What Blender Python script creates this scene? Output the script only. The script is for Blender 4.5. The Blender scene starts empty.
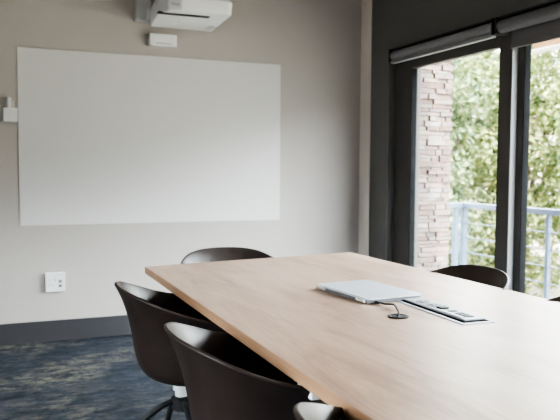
import bpy, bmesh, math, random
from mathutils import Vector, Matrix
random.seed(7)
scn = bpy.context.scene
COL = scn.collection
PI = math.pi

# ------------------------------------------------------------------ materials
def nd(nt, t, **kw):
    n = nt.nodes.new(t)
    for k, v in kw.items():
        setattr(n, k, v)
    return n

def mat(name, color, rough=0.5, metal=0.0, spec=0.5, noise=None, bump=None, coat=0.0):
    """Principled material with a little procedural variation.
    noise=(scale, amount): colour variation; bump=(scale, strength)."""
    m = bpy.data.materials.new(name); m.use_nodes = True
    nt = m.node_tree; b = nt.nodes['Principled BSDF']
    b.inputs['Base Color'].default_value = (*color, 1)
    b.inputs['Roughness'].default_value = rough
    b.inputs['Metallic'].default_value = metal
    b.inputs['Specular IOR Level'].default_value = spec
    b.inputs['Coat Weight'].default_value = coat
    if noise or bump:
        tc = nd(nt, 'ShaderNodeTexCoord')
    if noise:
        n = nd(nt, 'ShaderNodeTexNoise'); n.inputs['Scale'].default_value = noise[0]; n.inputs['Detail'].default_value = 4
        nt.links.new(tc.outputs['Object'], n.inputs['Vector'])
        r = nd(nt, 'ShaderNodeValToRGB')
        a = noise[1]
        r.color_ramp.elements[0].position = .3; r.color_ramp.elements[1].position = .7
        r.color_ramp.elements[0].color = (*[c * (1 - a) for c in color], 1)
        r.color_ramp.elements[1].color = (*[min(1, c * (1 + a)) for c in color], 1)
        nt.links.new(n.outputs['Fac'], r.inputs['Fac']); nt.links.new(r.outputs['Color'], b.inputs['Base Color'])
    if bump:
        n2 = nd(nt, 'ShaderNodeTexNoise'); n2.inputs['Scale'].default_value = bump[0]; n2.inputs['Detail'].default_value = 3
        nt.links.new(tc.outputs['Object'], n2.inputs['Vector'])
        bp = nd(nt, 'ShaderNodeBump'); bp.inputs['Strength'].default_value = bump[1]; bp.inputs['Distance'].default_value = .002
        nt.links.new(n2.outputs['Fac'], bp.inputs['Height']); nt.links.new(bp.outputs['Normal'], b.inputs['Normal'])
    return m

def wood_mat(name, dark, mid, light, rough):
    m = bpy.data.materials.new(name); m.use_nodes = True
    nt = m.node_tree; b = nt.nodes['Principled BSDF']
    tc = nd(nt, 'ShaderNodeTexCoord')
    mp = nd(nt, 'ShaderNodeMapping'); mp.inputs['Scale'].default_value = (5.5, 1.1, 5.5)
    n = nd(nt, 'ShaderNodeTexNoise'); n.inputs['Scale'].default_value = 1.3; n.inputs['Detail'].default_value = 7; n.inputs['Roughness'].default_value = .62; n.inputs['Distortion'].default_value = .6
    mp2 = nd(nt, 'ShaderNodeMapping'); mp2.inputs['Scale'].default_value = (90, 3, 90)
    n2 = nd(nt, 'ShaderNodeTexNoise'); n2.inputs['Scale'].default_value = 1.5; n2.inputs['Detail'].default_value = 4
    nt.links.new(tc.outputs['Object'], mp.inputs['Vector']); nt.links.new(mp.outputs['Vector'], n.inputs['Vector'])
    nt.links.new(tc.outputs['Object'], mp2.inputs['Vector']); nt.links.new(mp2.outputs['Vector'], n2.inputs['Vector'])
    r = nd(nt, 'ShaderNodeValToRGB'); cr = r.color_ramp
    cr.elements[0].position = .28; cr.elements[0].color = (*dark, 1)
    cr.elements[1].position = .72; cr.elements[1].color = (*light, 1)
    e = cr.elements.new(.47); e.color = (*mid, 1)
    nt.links.new(n.outputs['Fac'], r.inputs['Fac'])
    mx = nd(nt, 'ShaderNodeMix', data_type='RGBA', blend_type='MULTIPLY'); mx.inputs['Factor'].default_value = .35
    r2 = nd(nt, 'ShaderNodeValToRGB'); r2.color_ramp.elements[0].position = .35; r2.color_ramp.elements[0].color = (.6, .55, .5, 1); r2.color_ramp.elements[1].position = .6
    nt.links.new(n2.outputs['Fac'], r2.inputs['Fac'])
    nt.links.new(r.outputs['Color'], mx.inputs['A']); nt.links.new(r2.outputs['Color'], mx.inputs['B'])
    nt.links.new(mx.outputs['Result'], b.inputs['Base Color'])
    b.inputs['Roughness'].default_value = rough
    b.inputs['Specular IOR Level'].default_value = .55
    return m

def carpet_mat():
    m = bpy.data.materials.new('distressed_carpet'); m.use_nodes = True
    nt = m.node_tree; b = nt.nodes['Principled BSDF']
    geo = nd(nt, 'ShaderNodeTexCoord')
    def nz(scale, sc, det, rough=.6, dist=0.0):
        mp = nd(nt, 'ShaderNodeMapping'); mp.inputs['Scale'].default_value = sc
        n = nd(nt, 'ShaderNodeTexNoise'); n.inputs['Scale'].default_value = scale; n.inputs['Detail'].default_value = det
        n.inputs['Roughness'].default_value = rough; n.inputs['Distortion'].default_value = dist
        nt.links.new(geo.outputs['Object'], mp.inputs['Vector']); nt.links.new(mp.outputs['Vector'], n.inputs['Vector'])
        return n
    streak = nz(4.2, (1.1, 2.4, 1), 11, .85, .2)
    r = nd(nt, 'ShaderNodeValToRGB'); cr = r.color_ramp
    cr.elements[0].position = .33; cr.elements[0].color = (.020, .023, .030, 1)
    cr.elements[1].position = .70; cr.elements[1].color = (.142, .150, .165, 1)
    e = cr.elements.new(.5); e.color = (.050, .058, .076, 1)
    nt.links.new(streak.outputs['Fac'], r.inputs['Fac'])
    beige = nz(5.5, (1.2, 2.2, 1), 11, .9, .2)
    patch = nz(1.15, (1, 1.6, 1), 2)
    mul = nd(nt, 'ShaderNodeMath', operation='MULTIPLY')
    rb = nd(nt, 'ShaderNodeValToRGB'); rb.color_ramp.elements[0].position = .47; rb.color_ramp.elements[1].position = .56
    rp = nd(nt, 'ShaderNodeValToRGB'); rp.color_ramp.elements[0].position = .46; rp.color_ramp.elements[1].position = .62
    nt.links.new(beige.outputs['Fac'], rb.inputs['Fac']); nt.links.new(patch.outputs['Fac'], rp.inputs['Fac'])
    nt.links.new(rb.outputs['Color'], mul.inputs[0]); nt.links.new(rp.outputs['Color'], mul.inputs[1])
    mx = nd(nt, 'ShaderNodeMix', data_type='RGBA'); mx.inputs['B'].default_value = (.225, .207, .175, 1)
    nt.links.new(mul.outputs['Value'], mx.inputs['Factor']); nt.links.new(r.outputs['Color'], mx.inputs['A'])
    nt.links.new(mx.outputs['Result'], b.inputs['Base Color'])
    b.inputs['Roughness'].default_value = .95; b.inputs['Specular IOR Level'].default_value = .15
    pile = nz(260, (1, 1, 1), 2)
    bp = nd(nt, 'ShaderNodeBump'); bp.inputs['Strength'].default_value = .5; bp.inputs['Distance'].default_value = .004
    nt.links.new(pile.outputs['Fac'], bp.inputs['Height']); nt.links.new(bp.outputs['Normal'], b.inputs['Normal'])
    return m

def glass_mat():
    m = bpy.data.materials.new('window_glass'); m.use_nodes = True
    nt = m.node_tree; nt.nodes.clear()
    o = nd(nt, 'ShaderNodeOutputMaterial'); t = nd(nt, 'ShaderNodeBsdfTransparent'); t.inputs['Color'].default_value = (.93, .96, .95, 1)
    g = nd(nt, 'ShaderNodeBsdfGlossy'); g.inputs['Roughness'].default_value = .02
    lw = nd(nt, 'ShaderNodeLayerWeight'); lw.inputs['Blend'].default_value = .5
    pw = nd(nt, 'ShaderNodeMath', operation='POWER'); pw.inputs[1].default_value = 4.5
    f = nd(nt, 'ShaderNodeMapRange'); f.inputs['To Min'].default_value = .03; f.inputs['To Max'].default_value = .6
    nt.links.new(lw.outputs['Facing'], pw.inputs[0]); nt.links.new(pw.outputs['Value'], f.inputs['Value'])
    mx = nd(nt, 'ShaderNodeMixShader')
    nt.links.new(f.outputs['Result'], mx.inputs['Fac']); nt.links.new(t.outputs['BSDF'], mx.inputs[1]); nt.links.new(g.outputs['BSDF'], mx.inputs[2])
    nt.links.new(mx.outputs['Shader'], o.inputs['Surface'])
    return m

def leaf_mat(name, c0, c1, c2):
    m = bpy.data.materials.new(name); m.use_nodes = True
    nt = m.node_tree; b = nt.nodes['Principled BSDF']
    g = nd(nt, 'ShaderNodeNewGeometry')
    r = nd(nt, 'ShaderNodeValToRGB'); cr = r.color_ramp
    cr.elements[0].position = 0; cr.elements[0].color = (*c0, 1)
    cr.elements[1].position = 1; cr.elements[1].color = (*c2, 1)
    e = cr.elements.new(.5); e.color = (*c1, 1)
    nt.links.new(g.outputs['Random Per Island'], r.inputs['Fac'])
    nt.links.new(r.outputs['Color'], b.inputs['Base Color'])
    b.inputs['Roughness'].default_value = .55
    tr = nd(nt, 'ShaderNodeBsdfTranslucent'); nt.links.new(r.outputs['Color'], tr.inputs['Color'])
    mx = nd(nt, 'ShaderNodeMixShader'); mx.inputs['Fac'].default_value = .35
    nt.links.new(b.outputs['BSDF'], mx.inputs[1]); nt.links.new(tr.outputs['BSDF'], mx.inputs[2])
    nt.links.new(mx.outputs['Shader'], nt.nodes['Material Output'].inputs['Surface'])
    return m

def stone_mat():
    m = bpy.data.materials.new('stacked_stone'); m.use_nodes = True
    nt = m.node_tree; b = nt.nodes['Principled BSDF']
    g = nd(nt, 'ShaderNodeNewGeometry')
    r = nd(nt, 'ShaderNodeValToRGB'); cr = r.color_ramp
    cr.elements[0].position = 0; cr.elements[0].color = (0.135, 0.079, 0.062, 1)
    cr.elements[1].position = 1; cr.elements[1].color = (0.224, 0.186, 0.168, 1)
    for p, c in ((.3, (0.189, 0.118, 0.094, 1)), (.6, (0.162, 0.126, 0.112, 1)), (.8, (0.215, 0.150, 0.116, 1))):
        e = cr.elements.new(p); e.color = c
    nt.links.new(g.outputs['Random Per Island'], r.inputs['Fac'])
    tc = nd(nt, 'ShaderNodeTexCoord'); n = nd(nt, 'ShaderNodeTexNoise'); n.inputs['Scale'].default_value = 30; n.inputs['Detail'].default_value = 6
    nt.links.new(tc.outputs['Object'], n.inputs['Vector'])
    mx = nd(nt, 'ShaderNodeMix', data_type='RGBA', blend_type='OVERLAY'); mx.inputs['Factor'].default_value = .5
    nt.links.new(r.outputs['Color'], mx.inputs['A']); nt.links.new(n.outputs['Color'], mx.inputs['B'])
    hs = nd(nt, 'ShaderNodeHueSaturation'); hs.inputs['Saturation'].default_value = .8
    nt.links.new(mx.outputs['Result'], hs.inputs['Color']); nt.links.new(hs.outputs['Color'], b.inputs['Base Color'])
    bp = nd(nt, 'ShaderNodeBump'); bp.inputs['Strength'].default_value = .6; bp.inputs['Distance'].default_value = .01
    nt.links.new(n.outputs['Fac'], bp.inputs['Height']); nt.links.new(bp.outputs['Normal'], b.inputs['Normal'])
    b.inputs['Roughness'].default_value = .9
    return m

M = dict(
    wall=mat('taupe_wall_paint', (.485, .447, .422), .85, noise=(1.2, .03), bump=(220, .15)),
    pilaster=mat('pale_pilaster_paint', (.72, .66, .615), .85, noise=(1.2, .03), bump=(220, .15)),
    darkwall=mat('charcoal_wall_paint', (.15, .146, .142), .75, noise=(2, .05), bump=(200, .15)),
    ceil=mat('grey_ceiling_paint', (.36, .35, .335), .9, noise=(1, .02)),
    base=mat('slate_baseboard_paint', (.050, .048, .053), .6, noise=(3, .06)),
    screen=mat('white_projection_paint', (.675, .66, .65), .7, noise=(.8, .02)),
    carpet=carpet_mat(),
    wood=wood_mat('light_oak_laminate', (.31, .195, .136), (.465, .322, .242), (.555, .415, .325), .38),
    edge=wood_mat('oak_edge_band', (.33, .19, .11), (.40, .24, .145), (.46, .30, .19), .5),
    shell=mat('espresso_plastic', (.030, .020, .017), .42, spec=.5, noise=(14, .15), bump=(500, .12)),
    black=mat('black_powder_coat', (.018, .018, .020), .45, noise=(30, .1)),
    chrome=mat('polished_aluminium', (.86, .87, .89), .3, metal=.6, noise=(20, .03)),
    white_steel=mat('white_painted_steel', (.80, .81, .83), .35, noise=(10, .02)),
    plastic=mat('white_appliance_plastic', (.78, .78, .78), .42, noise=(6, .02)),
    plastic2=mat('pale_grey_plastic', (.60, .60, .60), .5, noise=(6, .03)),
    matte=mat('matte_black_recess', (.010, .010, .011), 1.0, spec=.02, noise=(20, .1)),
    slot=mat('black_slot', (.012, .012, .012), .5, noise=(20, .1)),
    ink=mat('grey_print', (.22, .23, .26), .6, noise=(20, .05)),
    silver=mat('silver_laptop_shell', (.58, .61, .66), .38, metal=.25, noise=(40, .02)),
    greyplastic=mat('grey_laptop_base', (.15, .155, .17), .45, metal=.2, noise=(40, .04)),
    frame=mat('black_window_frame', (.10, .094, .09), .6, spec=.3, noise=(8, .08)),
    rubber=mat('grey_rubber_gasket', (.014, .014, .015), .9, spec=.1, noise=(8, .05)),
    plate=mat('brushed_socket_plate', (.34, .35, .38), .4, metal=.3, noise=(40, .04)),
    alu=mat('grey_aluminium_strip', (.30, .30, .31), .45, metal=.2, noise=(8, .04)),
    blind=mat('grey_blind_fabric', (.155, .152, .158), .85, noise=(60, .06), bump=(400, .2)),
    blindlight=mat('grey_blind_bar', (.24, .24, .255), .5, noise=(30, .04)),
    rail=mat('blue_grey_rail_paint', (.075, .105, .155), .4, noise=(6, .05)),
    deck=mat('pale_balcony_concrete', (.42, .40, .37), .9, noise=(3, .1)),
    stone=stone_mat(),
    mortar=mat('stone_mortar', (.24, .20, .185), .95, noise=(20, .15)),
    timber=wood_mat('roof_timber', (.20, .085, .03), (.30, .14, .05), (.38, .20, .08), .7),
    eave=mat('pale_eave_paint', (.6, .6, .57), .8, noise=(4, .04)),
    glass=glass_mat(),
    leafA=leaf_mat('yellow_green_leaves', (.03, .065, .018), (.17, .205, .06), (.42, .40, .16)),
    leafB=leaf_mat('grey_green_leaves', (.032, .065, .030), (.155, .205, .09), (.36, .38, .20)),
    bark=mat('tree_bark', (.10, .075, .055), .95, noise=(12, .3), bump=(30, .8)),
    soil=mat('dry_hillside', (.17, .14, .095), .95, noise=(2, .4)),
)

# ------------------------------------------------------------------ mesh helpers
def obj(name, bm, m, parent=None, loc=None, smooth=False, rotz=None):
    me = bpy.data.meshes.new(name)
    bmesh.ops.recalc_face_normals(bm, faces=bm.faces)
    bm.to_mesh(me); bm.free()
    for mm in (m if isinstance(m, (list, tuple)) else [m]):
        me.materials.append(mm)
    if smooth:
        for p in me.polygons: p.use_smooth = True
    o = bpy.data.objects.new(name, me); COL.objects.link(o)
    if parent: o.parent = parent
    if loc: o.location = loc
    if rotz is not None: o.rotation_euler = (0, 0, rotz)
    return o

def thing(name, label, cat, loc=(0, 0, 0), rotz=0, group=None):
    o = bpy.data.objects.new(name, None); COL.objects.link(o)
    o.empty_display_size = .1
    o.location = loc; o.rotation_euler = (0, 0, rotz)
    return tag(o, label, cat, group)

def tag(o, label, cat, group=None):
    o['label'] = label; o['category'] = cat
    if group: o['group'] = group
    return o

def struct(name, bm, m, parent=None):
    o = obj(name, bm, m, parent)
    if parent is None: o['kind'] = 'structure'
    return o

def box(bm, x0, x1, y0, y1, z0, z1, bev=0.0, seg=2, mi=0):
    r = bmesh.ops.create_cube(bm, size=1)
    vs = r['verts']
    for v in vs:
        v.co = Vector((x0 + (v.co.x + .5) * (x1 - x0), y0 + (v.co.y + .5) * (y1 - y0), z0 + (v.co.z + .5) * (z1 - z0)))
    fs = {f for v in vs for f in v.link_faces}
    for f in fs: f.material_index = mi
    if bev > 0:
        es = list({e for v in vs for e in v.link_edges})
        bmesh.ops.bevel(bm, geom=es, offset=bev, segments=seg, profile=.6, affect='EDGES')
    return bm

def B(*a, **k):
    bm = bmesh.new(); return box(bm, *a, **k)

def cyl(bm, p0, p1, r0, r1=None, n=20, caps=True):
    r1 = r0 if r1 is None else r1
    p0 = Vector(p0); p1 = Vector(p1); d = (p1 - p0)
    q = d.to_track_quat('Z', 'Y')
    ra, rb = [], []
    for i in range(n):
        a = 2 * PI * i / n; c = Vector((math.cos(a), math.sin(a), 0))
        ra.append(bm.verts.new(p0 + q @ (c * r0))); rb.append(bm.verts.new(p1 + q @ (c * r1)))
    for i in range(n):
        bm.faces.new((ra[i], ra[(i + 1) % n], rb[(i + 1) % n], rb[i]))
    if caps:
        bm.faces.new(ra[::-1]); bm.faces.new(rb)
    return bm

def lathe(bm, prof, n=28, loc=(0, 0, 0)):
    rings = []
    for r, z in prof:
        rings.append([bm.verts.new((loc[0] + r * math.cos(2 * PI * i / n), loc[1] + r * math.sin(2 * PI * i / n), loc[2] + z)) for i in range(n)])
    for a, b in zip(rings, rings[1:]):
        for i in range(n):
            bm.faces.new((a[i], a[(i + 1) % n], b[(i + 1) % n], b[i]))
    bm.faces.new(rings[0][::-1]); bm.faces.new(rings[-1])
    return bm

def tube(bm, pts, r, n=10):
    pts = [Vector(p) for p in pts]; rings = []
    up = Vector((0, 0, 1))
    for i, p in enumerate(pts):
        t = (pts[min(i + 1, len(pts) - 1)] - pts[max(i - 1, 0)]).normalized()
        s = t.cross(up)
        if s.length < .05: s = t.cross(Vector((1, 0, 0)))
        s.normalize(); u = s.cross(t)
        rings.append([bm.verts.new(p + s * math.cos(2 * PI * k / n) * r + u * math.sin(2 * PI * k / n) * r) for k in range(n)])
    for a, b in zip(rings, rings[1:]):
        for k in range(n):
            bm.faces.new((a[k], a[(k + 1) % n], b[(k + 1) % n], b[k]))
    bm.faces.new(rings[0][::-1]); bm.faces.new(rings[-1])
    return bm

def prism(bm, pts, z0, z1, bev=0.0, seg=2):
    lo = [bm.verts.new((x, y, z0)) for x, y in pts]; hi = [bm.verts.new((x, y, z1)) for x, y in pts]
    n = len(pts); fs = [bm.faces.new(lo[::-1]), bm.faces.new(hi)]
    for i in range(n):
        fs.append(bm.faces.new((lo[i], lo[(i + 1) % n], hi[(i + 1) % n], hi[i])))
    if bev:
        es = list({e for f in fs for e in f.edges})
        bmesh.ops.bevel(bm, geom=es, offset=bev, segments=seg, profile=.6, affect='EDGES')
    return bm

def spline(pts, n):
    """Catmull-Rom through points."""
    P = [Vector(p) for p in pts]; P = [2 * P[0] - P[1]] + P + [2 * P[-1] - P[-2]]
    out = []
    for i in range(1, len(P) - 2):
        for k in range(n):
            t = k / n; a, b, c, d = P[i - 1], P[i], P[i + 1], P[i + 2]
            out.append(.5 * ((2 * b) + (c - a) * t + (2 * a - 5 * b + 4 * c - d) * t * t + (3 * b - a - 3 * c + d) * t ** 3))
    out.append(P[-2]); return out

def interp(tab, x):
    for (x0, y0), (x1, y1) in zip(tab, tab[1:]):
        if x <= x1:
            t = (x - x0) / (x1 - x0); t = max(0, min(1, t))
            return y0 + (y1 - y0) * t
    return tab[-1][1]

def text(name, s, size, m, parent, mtx, ext=.0004):
    cu = bpy.data.curves.new(name, 'FONT'); cu.body = s; cu.size = size; cu.extrude = ext; cu.align_x = 'CENTER'; cu.align_y = 'CENTER'
    tmp = bpy.data.objects.new(name + '_t', cu); COL.objects.link(tmp)
    dg = bpy.context.evaluated_depsgraph_get()
    me = bpy.data.meshes.new_from_object(tmp.evaluated_get(dg))
    bpy.data.objects.remove(tmp)
    me.materials.clear(); me.materials.append(m); me.transform(mtx)
    o = bpy.data.objects.new(name, me); COL.objects.link(o); o.parent = parent
    return o

# ------------------------------------------------------------------ the room
YB = 5.136          # back wall
XR = 2.831          # inner face of window wall
XL, YN, ZC = -2.3, -2.4, 2.85
struct('floor', B(XL - .1, XR + .26, YN - .1, YB + .1, -.12, 0), M['carpet'])
struct('ceiling', B(XL - .1, XR + .26, YN - .1, YB + .1, ZC, ZC + .12), M['ceil'])
struct('wall_back', B(XL - .1, XR + .26, YB, YB + .12, 0, ZC), M['wall'])
bm = B(XL - .12, XL, YN, -.5, 0, ZC); box(bm, XL - .12, XL, 2.1, YB, 0, ZC)
box(bm, XL - .12, XL, -.5, 2.1, 0, .85); box(bm, XL - .12, XL, -.5, 2.1, 2.15, ZC)
struct('wall_left', bm, M['wall'])
bm = B(XL - .09, XL - .03, -.5, -.44, .85, 2.15); box(bm, XL - .09, XL - .03, 2.04, 2.1, .85, 2.15)
box(bm, XL - .09, XL - .03, .37, .43, .91, 2.09); box(bm, XL - .09, XL - .03, -.44, 2.04, .85, .91); box(bm, XL - .09, XL - .03, -.44, 2.04, 2.09, 2.15)
wl = struct('window_2', bm, M['frame'])  # unseen window, added to light the chair backs and table edge
for a, b in ((-.44, .37), (.43, 2.04)):
    obj('window_pane', B(XL - .063, XL - .057, a, b, .91, 2.09), M['glass'], wl)
struct('wall_front', B(XL, XR + .26, YN - .12, YN, 0, ZC), M['darkwall'])
OY0, OY1, OZ = -1.75, 4.692, 2.10       # glazed opening in the right wall
bm = B(XR, XR + .26, OY1, 4.965, 0, ZC)
box(bm, XR, XR + .26, YN, OY0, 0, ZC); box(bm, XR, XR + .26, OY0, OY1, OZ, ZC)
struct('wall_right', bm, M['darkwall'])
struct('trim_corner', B(XR - .004, XR + .26, 4.965, YB, 0, ZC), M['pilaster'])      # corner pilaster: wall paint lightened in colour to make up for weak light
bs = B(XL, XR - .004, YB - .016, YB, 0, .148, bev=.003)
struct('baseboard_back', bs, M['base'])
struct('baseboard_left', B(XL, XL + .016, YN, YB - .016, 0, .148, bev=.003), M['base'])
struct('baseboard_right', B(XR - .016, XR, OY1 + .02, 4.965, 0, .148, bev=.003), M['base'])

# ---- glazing: outer frame and sliding panels (structure)
FX0, FX1 = 2.892, 2.995
def frame_rect(bm, x0, x1, y0, y1, z0, z1, wy, wz0, wz1, bev=.003):
    box(bm, x0, x1, y0, y0 + wy, z0, z1, bev); box(bm, x0, x1, y1 - wy, y1, z0, z1, bev)
    box(bm, x0, x1, y0 + wy, y1 - wy, z0, z0 + wz0, bev); box(bm, x0, x1, y0 + wy, y1 - wy, z1 - wz1, z1, bev)
    return bm
bm = bmesh.new()
frame_rect(bm, FX0, FX1 + .05, OY0, OY1, 0, OZ, .125, .03, .045)
fr = struct('window_1', bm, M['frame'])
def panel(y0, y1, x0, x1, strip_side=None):
    bm = bmesh.new(); frame_rect(bm, x0, x1, y0, y1, .03, 2.056, .109, .10, .052)
    p = obj('window_panel', bm, M['frame'], fr)
    xm = (x0 + x1) / 2
    g = obj('window_pane', B(xm - .003, xm + .003, y0 + .105, y1 - .105, .12, 2.01), M['glass'], p)
    bead = bmesh.new()
    for (a, b) in ((y0 + .109, y0 + .113), (y1 - .113, y1 - .109)):
        box(bead, x0 + .001, x1 - .001, a, b, .13, 2.004)
    obj('glazing_bead', bead, M['rubber'], p)  # bead deepened and blackened to paint shade on the over-lit stile sides
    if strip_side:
        obj('edge_strip', B(x0 + .004, x1 - .002, y0 - .003, y0, .05, 2.04), M['alu'], p)  # paler grey paints the light falling on the stile's near side
    return p
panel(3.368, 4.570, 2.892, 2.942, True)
panel(2.20, 3.428, 2.946, 2.994)
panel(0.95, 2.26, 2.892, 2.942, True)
panel(-.35, 1.01, 2.946, 2.994)
panel(-1.64, -.29, 2.892, 2.942)

# ---- roller blinds above the glass
def roller_blind(name_y, y0, y1, label, drop, hang):
    t = thing('roller_blind', label, 'blind', (2.77, (y0 + y1) / 2, 2.09), 0, 'roller blinds above the glazing')
    L = (y1 - y0) / 2
    obj('fabric_roll', cyl(bmesh.new(), (0, -L, 0), (0, L, 0), .040, n=28), M['blind'], t, smooth=False)
    if drop > 0:
        obj('hanging_fabric', B(.030, .033, -L + .02, L - .055, -drop, .01), M['blind'], t)
        obj('bottom_bar', B(.024, .039, -L + .02, L - .055, -drop - .012, -drop + .012, bev=.004), M['blind'], t)
    else:
        obj('bottom_bar', B(-.036, .0, -L + .005, L - .005, -.058, -.034, bev=.007), M['blindlight'], t)
    for s in (-1, 1):
        bm = B(-.045, .061, s * L - .006, s * L + .006, -.046, .052, bev=.004)
        obj('bracket', bm, M['slot'], t)
    obj('head_rail', B(-.03, .061, -L, L, .042, .054, bev=.003), M['slot'], t)
    return t
b1 = roller_blind('a', 3.36, 4.515, 'fully rolled-up grey roller blind above the glass pane nearest the back wall', 0, False)
b2 = roller_blind('b', 1.95, 3.325, 'grey roller blind nearer the camera with a short flap of fabric hanging down', .125, True)
for o in b1.children:
    if o.name.startswith('fabric_roll'):
        o.data.materials[0] = M['blindlight']

# ------------------------------------------------------------------ things on the back wall
tag(obj('projection_screen', B(.136, 2.100, YB - .0065, YB - .0005, .834, 2.072, bev=.0015), M['screen']),
    'large white rectangular projection panel on the back wall', 'screen')

t = thing('power_outlet', 'square white double power outlet low on the back wall', 'outlet', (.366, YB, .426))
obj('outlet_plate', B(-.068, .068, -.030, 0, -.069, .069, bev=.006), M['plastic'], t)
for hx, hz in ((-.035, .018), (-.045, -.018), (-.022, -.018)):
    obj('socket_hole', cyl(bmesh.new(), (hx, -.0285, hz), (hx, -.0310, hz), .0065, n=14), M['plastic2'], t)
obj('rocker_switch', B(-.006, .006, -.034, -.028, .005, .03, bev=.002), M['plastic2'], t)
for hz in (.006, -.026):
    obj('usb_port', B(.021, .043, -.0316, -.0285, hz - .010, hz + .010), M['ink'], t)

t = thing('wall_box', 'small white wall box with a grey stub on top, left of the projection panel', 'box', (.086, YB, 1.602))
obj('box_body', B(-.047, .046, -.05, 0, -.048, .048, bev=.005), M['plastic'], t)
obj('stub', cyl(bmesh.new(), (-.010, -.026, .046), (-.010, -.026, .118), .016, n=18), M['plastic2'], t)
obj('antenna', cyl(bmesh.new(), (.018, -.03, .046), (.018, -.03, .10), .004, n=10), M['plastic2'], t)

# short-throw projector and its arm plate
t = thing('wall_projector', 'white wall-mounted short-throw projector with a black slot, above the projection panel', 'projector', (1.24, YB, 2.265))
bm = bmesh.new()
yb, yf = -.10, -.71
foot = [(-.205, yb), (-.245, -.56), (-.20, -.66), (-.12, yf), (.195, yf), (.228, -.67), (.262, yb)]
# body: a faceted hull, front face leaning back
lo = [bm.verts.new((x, y, 0)) for x, y in foot]
mid = [bm.verts.new((x * 1.02, y - .012 if y < -.3 else y, .085)) for x, y in foot]
hi = [bm.verts.new((x * .93, y + .10 if y < -.3 else y, .145)) for x, y in foot]
n = len(foot)
bm.faces.new(lo[::-1]); bm.faces.new(hi)
for a, b in ((lo, mid), (mid, hi)):
    for i in range(n): bm.faces.new((a[i], a[(i + 1) % n], b[(i + 1) % n], b[i]))
bmesh.ops.bevel(bm, geom=list(bm.edges), offset=.010, segments=3, profile=.6, affect='EDGES')
obj('projector_body', bm, M['plastic'], t)
bm = B(-.250, .10, -.602, -.558, -.005, .006, bev=.003)
box(bm, -.245, -.222, -.600, -.562, -.005, .006, bev=.003); box(bm, -.08, .03, -.598, -.566, -.005, .006, bev=.003)
obj('lens_slot', bm, M['slot'], t)
bm = B(-.06, .06, -.42, -.34, -.003, .004, bev=.002)
obj('cover_panel', bm, M['plastic'], t)
obj('vent', B(.19, .23, -.30, -.16, -.003, .004, bev=.001), M['plastic2'], t)
text('maker_mark', 'EPSON', .017, M['ink'], t, Matrix.Translation((-.165, -.7245, .03)) @ Matrix.Rotation(PI / 2, 4, 'X'))
bm = B(-.305, -.19, -.085, 0, .045, .42, bev=.02, seg=3)
obj('wall_plate', bm, M['plastic2'], t)
obj('support_arm', B(-.23, .20, -.16, -.04, .03, .12, bev=.015), M['plastic2'], t)

t = thing('sensor_box', 'small white box with a tiny printed line, under the wall projector', 'box', (1.146, YB, 2.186))
bm = bmesh.new()
prof = [(-.103, -.06), (.082, -.06), (.103, -.045), (.103, 0), (-.103, 0)]
prism(bm, prof, -.043, .043, bev=.004)
obj('box_body', bm, M['plastic'], t)
bm = bmesh.new()
x = -.055
for w in (.012, .007, .01, .006, .009, .013, .006, .010, .008):
    box(bm, x, x + w, -.0612, -.0592, -.029, -.022); x += w + .004
obj('printed_line', bm, M['ink'], t)

# ------------------------------------------------------------------ table
t = thing('conference_table', 'long light oak conference table with a tan edge band', 'table', (1.33, 1.9, 0))
TZ = .74; TH = .035
top = [(.687, 3.496), (.687, .15), (1.985, .15), (1.972, 3.682)]
tl = [(x - 1.33, y - 1.9) for x, y in top]
bm = bmesh.new()
lo = [bm.verts.new((x, y, TZ - TH)) for x, y in tl]; hi = [bm.verts.new((x, y, TZ)) for x, y in tl]
bm.faces.new(lo[::-1]).material_index = 1; bm.faces.new(hi)
for i in range(4): bm.faces.new((lo[i], lo[(i + 1) % 4], hi[(i + 1) % 4], hi[i])).material_index = 1
bmesh.ops.bevel(bm, geom=[e for e in bm.edges if all(v.co.z > TZ - .001 for v in e.verts)], offset=.0015, segments=2, affect='EDGES')
obj('tabletop', bm, [M['wood'], M['edge']], t)
for yy in (-1.25, -.325, 1.0):
    obj('crossbeam', B(-.615 if yy == -.325 else -.55, .58, yy - .045, yy + .045, TZ - TH - .042, TZ - TH, bev=.003), M['white_steel'], t)
    bm = B(-.19, -.13, yy - .04, yy + .04, .02, TZ - TH - .04, bev=.004); box(bm, .13, .19, yy - .04, yy + .04, .02, TZ - TH - .04, bev=.004)
    obj('leg', bm, M['white_steel'], t)
    obj('foot', B(-.27, .27, yy - .045, yy + .045, 0, .03, bev=.006), M['white_steel'], t)
bm = lathe(bmesh.new(), [(.030, -.004), (.034, .001), (.0365, .004), (.033, .0055), (.027, .0050), (.026, .0035)], n=32, loc=(1.254 - 1.33, 1.991 - 1.9, TZ))
obj('cable_grommet', bm, M['slot'], t, smooth=False)

# power/data unit let into the tabletop
u = thing('power_socket_unit', 'recessed silver power and data socket strip in the tabletop', 'socket strip', (1.455, 2.055, TZ), -.035)
obj('frame', B(-.064, .060, -.250, .245, -.001, .003, bev=.001), M['plate'], u)
bm = B(-.050, .052, -.232, .236, .0005, .0036); obj('well', bm, M['matte'], u)
obj('socket_plate', B(-.031, .049, -.212, .226, .001, .0085, bev=.002), M['plate'], u)
for yy in (.10, .03):
    s = obj('socket', cyl(bmesh.new(), (.006, yy, .008), (.006, yy, .0108), .026, n=26), M['ink'], u)
    h = bmesh.new()
    for dx, dy in ((-.010, -.007), (-.010, .007), (.010, 0)): cyl(h, (.006 + dx, yy + dy, .0112), (.006 + dx, yy + dy, .0124), .004, n=10)
    obj('socket_hole', h, M['slot'], s)
obj('rocker_switch', B(-.012, .024, -.043, -.012, .009, .0145, bev=.002), M['slot'], u)
for yy in (-.082, -.125, -.150, -.175):
    obj('data_port', B(-.004, .026, yy - .009, yy + .009, .008, .0108), M['slot'], u)
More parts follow.
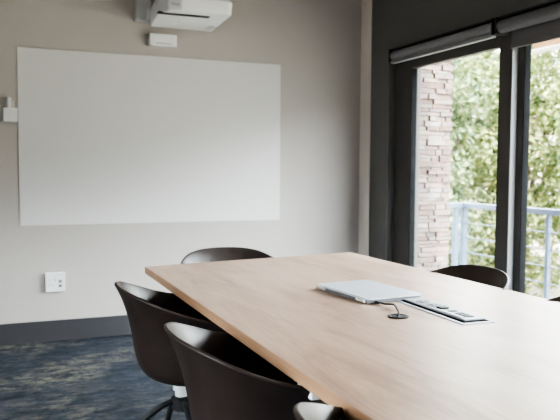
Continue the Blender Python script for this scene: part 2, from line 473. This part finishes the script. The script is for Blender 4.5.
obj('label_strip', B(-.027, -.018, -.19, -.05, .0095, .0112), M['plastic'], u)

# ------------------------------------------------------------------ laptop and its cable
lt = thing('laptop', 'closed silver laptop lying on the table', 'laptop', (1.372, 2.415, TZ), math.radians(4.5))
LW, LD = .376, .256      # along local Y, along local X (spine at -X)
def rr(x0, x1, y0, y1, r=.014, n=5):
    out = []
    for cx, cy, a0 in ((x1 - r, y1 - r, 0), (x0 + r, y1 - r, PI / 2), (x0 + r, y0 + r, PI), (x1 - r, y0 + r, 1.5 * PI)):
        for k in range(n + 1):
            a = a0 + PI / 2 * k / n; out.append((cx + r * math.cos(a), cy + r * math.sin(a)))
    return out
obj('laptop_base', prism(bmesh.new(), rr(-LD / 2 + .004, LD / 2, -LW / 2, LW / 2), .002, .0125, bev=.0012), M['greyplastic'], lt)
obj('laptop_lid', prism(bmesh.new(), rr(-LD / 2, LD / 2, -LW / 2, LW / 2), .0150, .0225, bev=.0018), M['silver'], lt)
obj('gasket', prism(bmesh.new(), rr(-LD / 2 + .007, LD / 2 - .004, -LW / 2 + .004, LW / 2 - .004), .0120, .0155), M['slot'], lt)
for yy in (-.148, .148):
    obj('hinge', cyl(bmesh.new(), (-LD / 2 + .001, yy - .026, .0125), (-LD / 2 + .001, yy + .026, .0125), .0085, n=18), M['chrome'], lt)
for sx in (-1, 1):
    for sy in (-1, 1):
        obj('rubber_foot', cyl(bmesh.new(), (sx * .11, sy * .155, 0), (sx * .11, sy * .155, .003), .009, n=14), M['slot'], lt)
cth, sth = math.cos(math.radians(4.5)), math.sin(math.radians(4.5))
def lp(x, y, z): return (1.372 + x * cth - y * sth, 2.415 + x * sth + y * cth, TZ + z)
cb = thing('charger_cable', 'short black cable running from the laptop into the table grommet', 'cable', (0, 0, 0))
p0 = lp(-.085, -LW / 2 - .022, .0075); p1 = lp(-.083, -LW / 2 - .05, .0085)
pts = spline([p0, p1, (1.315, 2.120, TZ + .014), (1.288, 2.055, TZ + .013), (1.264, 2.005, TZ + .010), (1.252, 1.992, TZ + .004)], 8)
obj('cord', tube(bmesh.new(), pts, .0032), M['slot'], cb)
bm = bmesh.new(); box(bm, -.006, .006, -.022, .0, .003, .012, bev=.002)
pl = obj('plug', bm, M['slot'], cb, loc=lp(-.085, -LW / 2 - .0005, 0), rotz=math.radians(4.5))

# ------------------------------------------------------------------ chairs
ZB = .42
def zrim(a):
    return interp([(0, .792), (20, .788), (40, .772), (60, .742), (80, .708), (100, .678), (118, .640), (132, .580), (146, .505), (160, .458), (180, .446)], a)
PROF = [(0, 0), (.22, .0), (.40, .004), (.53, .022), (.62, .065), (.685, .14), (.72, .24), (.745, .36), (.775, .5), (.82, .66), (.88, .81), (.945, .93), (1.0, 1.0)]
def shell_bm():
    bm = bmesh.new(); N = 56
    rings = []
    for rf, zf in PROF[1:]:
        ring = []
        for i in range(N):
            th = 2 * PI * i / N                       # 0 = back (-x)
            c, s = math.cos(th), math.sin(th); e = 2 / 2.35
            x = -math.copysign(abs(c) ** e, c) * (.285 if c > 0 else .265); y = math.copysign(abs(s) ** e, s) * .300
            a = abs(math.degrees(th)); a = 360 - a if a > 180 else a
            z = ZB + (zrim(a) - ZB) * zf
            # the front edge is a flat seat lip: spread profile there
            f = max(0, min(1, (a - 110) / 50)); rfe = rf * (1 - f) + (1 - (1 - rf) ** 1.15) * f
            ring.append(bm.verts.new((x * rfe, y * rfe, z)))
        rings.append(ring)
    c0 = bm.verts.new((0, 0, ZB))
    for i in range(N): bm.faces.new((c0, rings[0][i], rings[0][(i + 1) % N]))
    for a, b in zip(rings, rings[1:]):
        for i in range(N): bm.faces.new((a[i], b[i], b[(i + 1) % N], a[(i + 1) % N]))
    return bm

def make_chair():
    t = thing('tub_chair', '', 'chair')
    sh = obj('seat_shell', shell_bm(), M['shell'], t, smooth=True)
    so = sh.modifiers.new('solid', 'SOLIDIFY'); so.thickness = .012; so.offset = 1; so.use_rim = True
    bv = sh.modifiers.new('bev', 'BEVEL'); bv.width = .004; bv.segments = 2; bv.limit_method = 'ANGLE'; bv.angle_limit = math.radians(50)
    ss = sh.modifiers.new('sub', 'SUBSURF'); ss.levels = 1; ss.render_levels = 1
    obj('seat_mount', lathe(bmesh.new(), [(.095, .404), (.10, .418), (.06, .421)], n=28), M['black'], t, smooth=False)
    col = obj('column', lathe(bmesh.new(), [(.026, .335), (.026, .365), (.034, .367), (.034, .404), (.022, .406)], n=24, loc=(-.03, 0, 0)), M['chrome'], t, smooth=False)
    obj('hub', lathe(bmesh.new(), [(.03, .285), (.040, .293), (.042, .335), (.034, .342)], n=24, loc=(-.03, 0, 0)), M['black'], t)
    for k in range(4):
        a = k * PI / 2; d = Vector((math.cos(a), math.sin(a), 0))
        bm = bmesh.new()
        o3 = Vector((-.03, 0, 0)); pts = [o3 + d * q + Vector((0, 0, h)) for q, h in ((.02, .328), (.09, .303), (.18, .235), (.26, .13), (.31, .02))]
        tube(bm, spline(pts, 6), .0125, n=12)
        leg = obj('leg', bm, M['black'], t, smooth=False)
        obj('glide', cyl(bmesh.new(), o3 + d * .312, o3 + d * .312 + Vector((0, 0, .022)), .018, .015, n=16), M['black'], leg)
    return t

def copy_tree(o, parent=None):
    c = o.copy(); COL.objects.link(c); c.parent = parent
    for ch in list(o.children): copy_tree(ch, c)
    return c

base_chair = make_chair()
spots = [
    (.690, 2.63, 0, 'dark brown tub chair on the left side of the table, nearest the back wall'),
    (.705, 1.83, 0, 'dark brown tub chair mid-way along the left table edge, largest in view'),
    (.770, 1.03, 0, 'dark brown tub chair at the bottom edge of the photo, only its rim showing'),
    (1.17, 3.455, -PI / 2, 'dark brown tub chair at the far table end below the projection panel'),
    (1.815, 2.56, PI, 'dark brown tub chair on the window side, in front of the door mullion'),
    (1.815, 1.78, PI, 'dark brown tub chair on the window side at the right edge of the photo'),
]
for i, (x, y, rz, lab) in enumerate(spots):
    c = base_chair if i == 0 else copy_tree(base_chair)
    c.location = (x, y, 0); c.rotation_euler = (0, 0, rz)
    tag(c, lab, 'chair', 'dark tub chairs around the conference table')

# ------------------------------------------------------------------ outside
struct('balcony_floor', B(XR + .26, 4.15, -2.4, 5.35, -.2, -.03), M['deck'])
# stone end wall of the balcony: stacked stones laid over a core
t = thing('stone_pillar', 'pinkish stacked-stone pillar outside the left glass pane', 'pillar', (3.2, 4.65, 0))
core = B(-.12, .185, .012, .55, -.2, 3.1); obj('core', core, M['mortar'], t)
bm = bmesh.new(); z = -.03; rnd = random.Random(3)
while z < 3.05:
    h = rnd.uniform(.020, .048); x = -.12 - rnd.uniform(0, .05)
    while x < .19:
        w = rnd.uniform(.05, .17); x1 = min(x + w, .19)
        if .19 - x1 < .04: x1 = .19
        x1 += 0 if x1 < .19 else rnd.uniform(-.004, .008)
        box(bm, max(x, -.12) + .003, x1 - .003, rnd.uniform(-.020, .002), .06, z + .0015, z + h - rnd.uniform(.001, .004))
        x = x1
    # right-hand flank
    y = .05
    while y < .55:
        w = rnd.uniform(.08, .2); y1 = min(y + w, .55)
        box(bm, .15, .19 + rnd.uniform(-.006, .008), y + .003, y1 - .003, z + .002, z + h - .002); y = y1
    z += h
obj('stone_cladding', bm, M['stone'], t)

# railing
t = thing('balcony_railing', 'blue-grey metal balcony railing with thin horizontal rods, beyond the glass', 'railing', (4.0, 5.25, -.03))
RX, RY = 0, 0
top = .96
bm = B(-.03, .03, -7.4, .03, top - .035, top + .012, bev=.006)
box(bm, -.62, -.03, -.03, .03, top - .035, top + .012, bev=.006)
obj('top_rail', bm, M['rail'], t)
for k in range(8):
    y = -k * 1.06
    if k == 0:
        bm = B(-.025, .025, -.025, .025, 0, top - .03, bev=.004)
        obj('corner_post', bm, M['rail'], t)
        obj('post', B(-.115, -.07, -.02, .02, 0, top - .03, bev=.004), M['rail'], t)
    else:
        obj('post', B(-.017, .017, y - .017, y + .017, 0, top - .03, bev=.004), M['rail'], t)
for k in range(6):
    z = .11 + k * .135
    bm = cyl(bmesh.new(), (0, 0, z), (0, -7.4, z), .0045, n=8)
    cyl(bm, (0, 0, z), (-.62, 0, z), .006, n=8)
    obj('rod', bm, M['rail'], t)

# roof beam over the balcony
t = thing('roof_beam', 'timber roof beam with a pale batten, outside at the top right', 'beam', (3.9, 4.34, 2.165))
obj('timber', B(-.03, .05, -6.5, -.07, .016, .18, bev=.004), M['timber'], t)
obj('batten', B(-.035, .06, -6.5, 0, 0, .016, bev=.003), M['eave'], t)
obj('rafter', B(-.81, -.03, -2.3, -2.2, .03, .16, bev=.004), M['timber'], t)
obj('rafter', B(-.81, -.03, -4.9, -4.8, .03, .16, bev=.004), M['timber'], t)

# hillside and trees
bm = bmesh.new()
NX, NY = 24, 30
g = [[bm.verts.new((4.6 + i * 1.4, -12 + j * 1.6, -1.9 + .15 * i + .09 * max(0, i - 4) ** 1.45 + .25 * math.sin(i * 1.3 + j * .9))) for j in range(NY)] for i in range(NX)]
for i in range(NX - 1):
    for j in range(NY - 1):
        bm.faces.new((g[i][j], g[i + 1][j], g[i + 1][j + 1], g[i][j + 1]))
struct('ground', bm, M['soil'])

def crown_bm(rx, ry, rz, n, size, seed):
    R = random.Random(seed); bm = bmesh.new()
    lumps = []
    for _ in range(110):
        v = Vector((R.gauss(0, 1), R.gauss(0, 1), R.gauss(0, 1))).normalized() * R.uniform(.35, .98)
        lumps.append((Vector((v.x * rx, v.y * ry, v.z * rz)), R.uniform(.26, .5)))
    for _ in range(n):
        c, lr = R.choice(lumps)
        d = Vector((R.gauss(0, 1), R.gauss(0, 1), R.gauss(0, 1))).normalized()
        p = c + d * lr * R.uniform(.75, 1.05)
        s = size * R.uniform(.6, 1.35)
        nrm = (d + Vector((R.uniform(-.6, .6), R.uniform(-.6, .6), R.uniform(-.3, .8)))).normalized()
        u = nrm.orthogonal().normalized(); u = Matrix.Rotation(R.uniform(0, 2 * PI), 3, nrm) @ u; w = nrm.cross(u)
        q = [p - u * s, p - w * s * .42 + nrm * s * .12, p + u * s, p + w * s * .42 + nrm * s * .12]
        bm.faces.new([bm.verts.new(a) for a in q])
    return bm

def tree(x, y, z, rx, ry, rz, n, size, seed, m, label):
    t = thing('leafy_tree', label, 'tree', (x, y, z), 0, 'trees beyond the balcony')
    cz = rz * .92
    me = crown_bm(rx, ry, rz, n, size, seed)
    o = obj('foliage', me, m, t, loc=(0, 0, cz + .25))
    obj('trunk', tube(bmesh.new(), spline([(0, 0, -.6), (.08, .03, cz * .4), (-.05, .05, cz * .8), (.05, 0, cz * 1.2)], 5), .11, n=10), M['bark'], t)
    for k in range(5):
        a = k * 1.26 + seed
        obj('branch', tube(bmesh.new(), spline([(0, .04, cz * .6), (math.cos(a) * rx * .3, math.sin(a) * ry * .3, cz * .9), (math.cos(a) * rx * .65, math.sin(a) * ry * .65, cz * 1.25)], 4), .04, n=8), M['bark'], t)
    return t
tree(6.9, 10.6, -1.7, 1.35, 1.35, 3.1, 30000, .056, 11, M['leafB'], 'dense grey-green tree seen beside the stone pillar, left of the door mullion')
tree(9.1, 10.2, -1.5, 1.45, 1.45, 3.2, 32000, .056, 23, M['leafA'], 'sunlit yellow-green tree behind the door mullion and right pane')
tree(9.6, 8.0, -1.6, 1.2, 1.3, 3.0, 26000, .056, 37, M['leafA'], 'bright yellow-green tree at the right edge of the glass')
tree(9.0, 13.6, -1.2, 2.3, 2.1, 3.6, 22000, .09, 41, M['leafB'], 'darker green tree standing behind the other trees')

# ------------------------------------------------------------------ light
w = bpy.data.worlds.new('sky'); scn.world = w; w.use_nodes = True
nt = w.node_tree; bg = nt.nodes['Background']
tc = nd(nt, 'ShaderNodeTexCoord'); sx = nd(nt, 'ShaderNodeSeparateXYZ'); rmp = nd(nt, 'ShaderNodeValToRGB')
nt.links.new(tc.outputs['Generated'], sx.inputs['Vector']); nt.links.new(sx.outputs['Z'], rmp.inputs['Fac'])
rmp.color_ramp.elements[0].position = 0; rmp.color_ramp.elements[0].color = (.22, .22, .215, 1)
e = rmp.color_ramp.elements.new(.14); e.color = (.35, .35, .36, 1)
e = rmp.color_ramp.elements.new(.25); e.color = (2.3, 2.38, 2.5, 1)
rmp.color_ramp.elements[-1].position = .7; rmp.color_ramp.elements[-1].color = (1.35, 1.47, 1.62, 1)
nt.links.new(rmp.outputs['Color'], bg.inputs['Color']); bg.inputs['Strength'].default_value = 6.0

sun = bpy.data.lights.new('sun', 'SUN'); sun.energy = 5; sun.angle = math.radians(1.5); sun.color = (1, .95, .86)
so = bpy.data.objects.new('sun', sun); COL.objects.link(so)
so.rotation_euler = Vector((.06, .60, -.80)).to_track_quat('-Z', 'Y').to_euler()

p2 = bpy.data.lights.new('left_portal', 'AREA'); p2.shape = 'RECTANGLE'; p2.size = 2.6; p2.size_y = 1.3; p2.cycles.is_portal = True  # sky portal of the added fill window
po2 = bpy.data.objects.new('left_portal', p2); COL.objects.link(po2); po2.location = (XL - .11, .8, 1.5)
po2.rotation_euler = Vector((1, 0, 0)).to_track_quat('-Z', 'Z').to_euler()
pt = bpy.data.lights.new('window_portal', 'AREA'); pt.shape = 'RECTANGLE'; pt.size = 6.4; pt.size_y = 2.05
pt.cycles.is_portal = True
po = bpy.data.objects.new('window_portal', pt); COL.objects.link(po); po.location = (3.07, (OY0 + OY1) / 2, 1.05)
po.rotation_euler = Vector((-1, 0, 0)).to_track_quat('-Z', 'Z').to_euler()

# ------------------------------------------------------------------ camera (fitted to the photograph)
yaw, pitch, roll, F = .3888915, .0591112, -.00591764, 687.763
f = Vector((math.sin(yaw) * math.cos(pitch), math.cos(yaw) * math.cos(pitch), -math.sin(pitch)))
r = Vector((math.cos(yaw), -math.sin(yaw), 0)); d = f.cross(r)
r2 = r * math.cos(roll) + d * math.sin(roll); d2 = -r * math.sin(roll) + d * math.cos(roll)
cam = bpy.data.cameras.new('camera'); cam.sensor_width = 36; cam.sensor_fit = 'HORIZONTAL'; cam.lens = F / 560 * 36
cam.clip_start = .05; cam.clip_end = 200
cam.dof.use_dof = True; cam.dof.focus_distance = 2.25; cam.dof.aperture_fstop = 4.8
co = bpy.data.objects.new('camera', cam); COL.objects.link(co)
co.matrix_world = Matrix(((r2.x, -d2.x, -f.x, 0), (r2.y, -d2.y, -f.y, 0), (r2.z, -d2.z, -f.z, 1.24), (0, 0, 0, 1)))
scn.camera = co

scn.view_settings.view_transform = 'AgX'
scn.view_settings.exposure = 1.62
scn.view_settings.look = "AgX - High Contrast"
scn.cycles.max_bounces = 10; scn.cycles.diffuse_bounces = 6; scn.cycles.transparent_max_bounces = 12
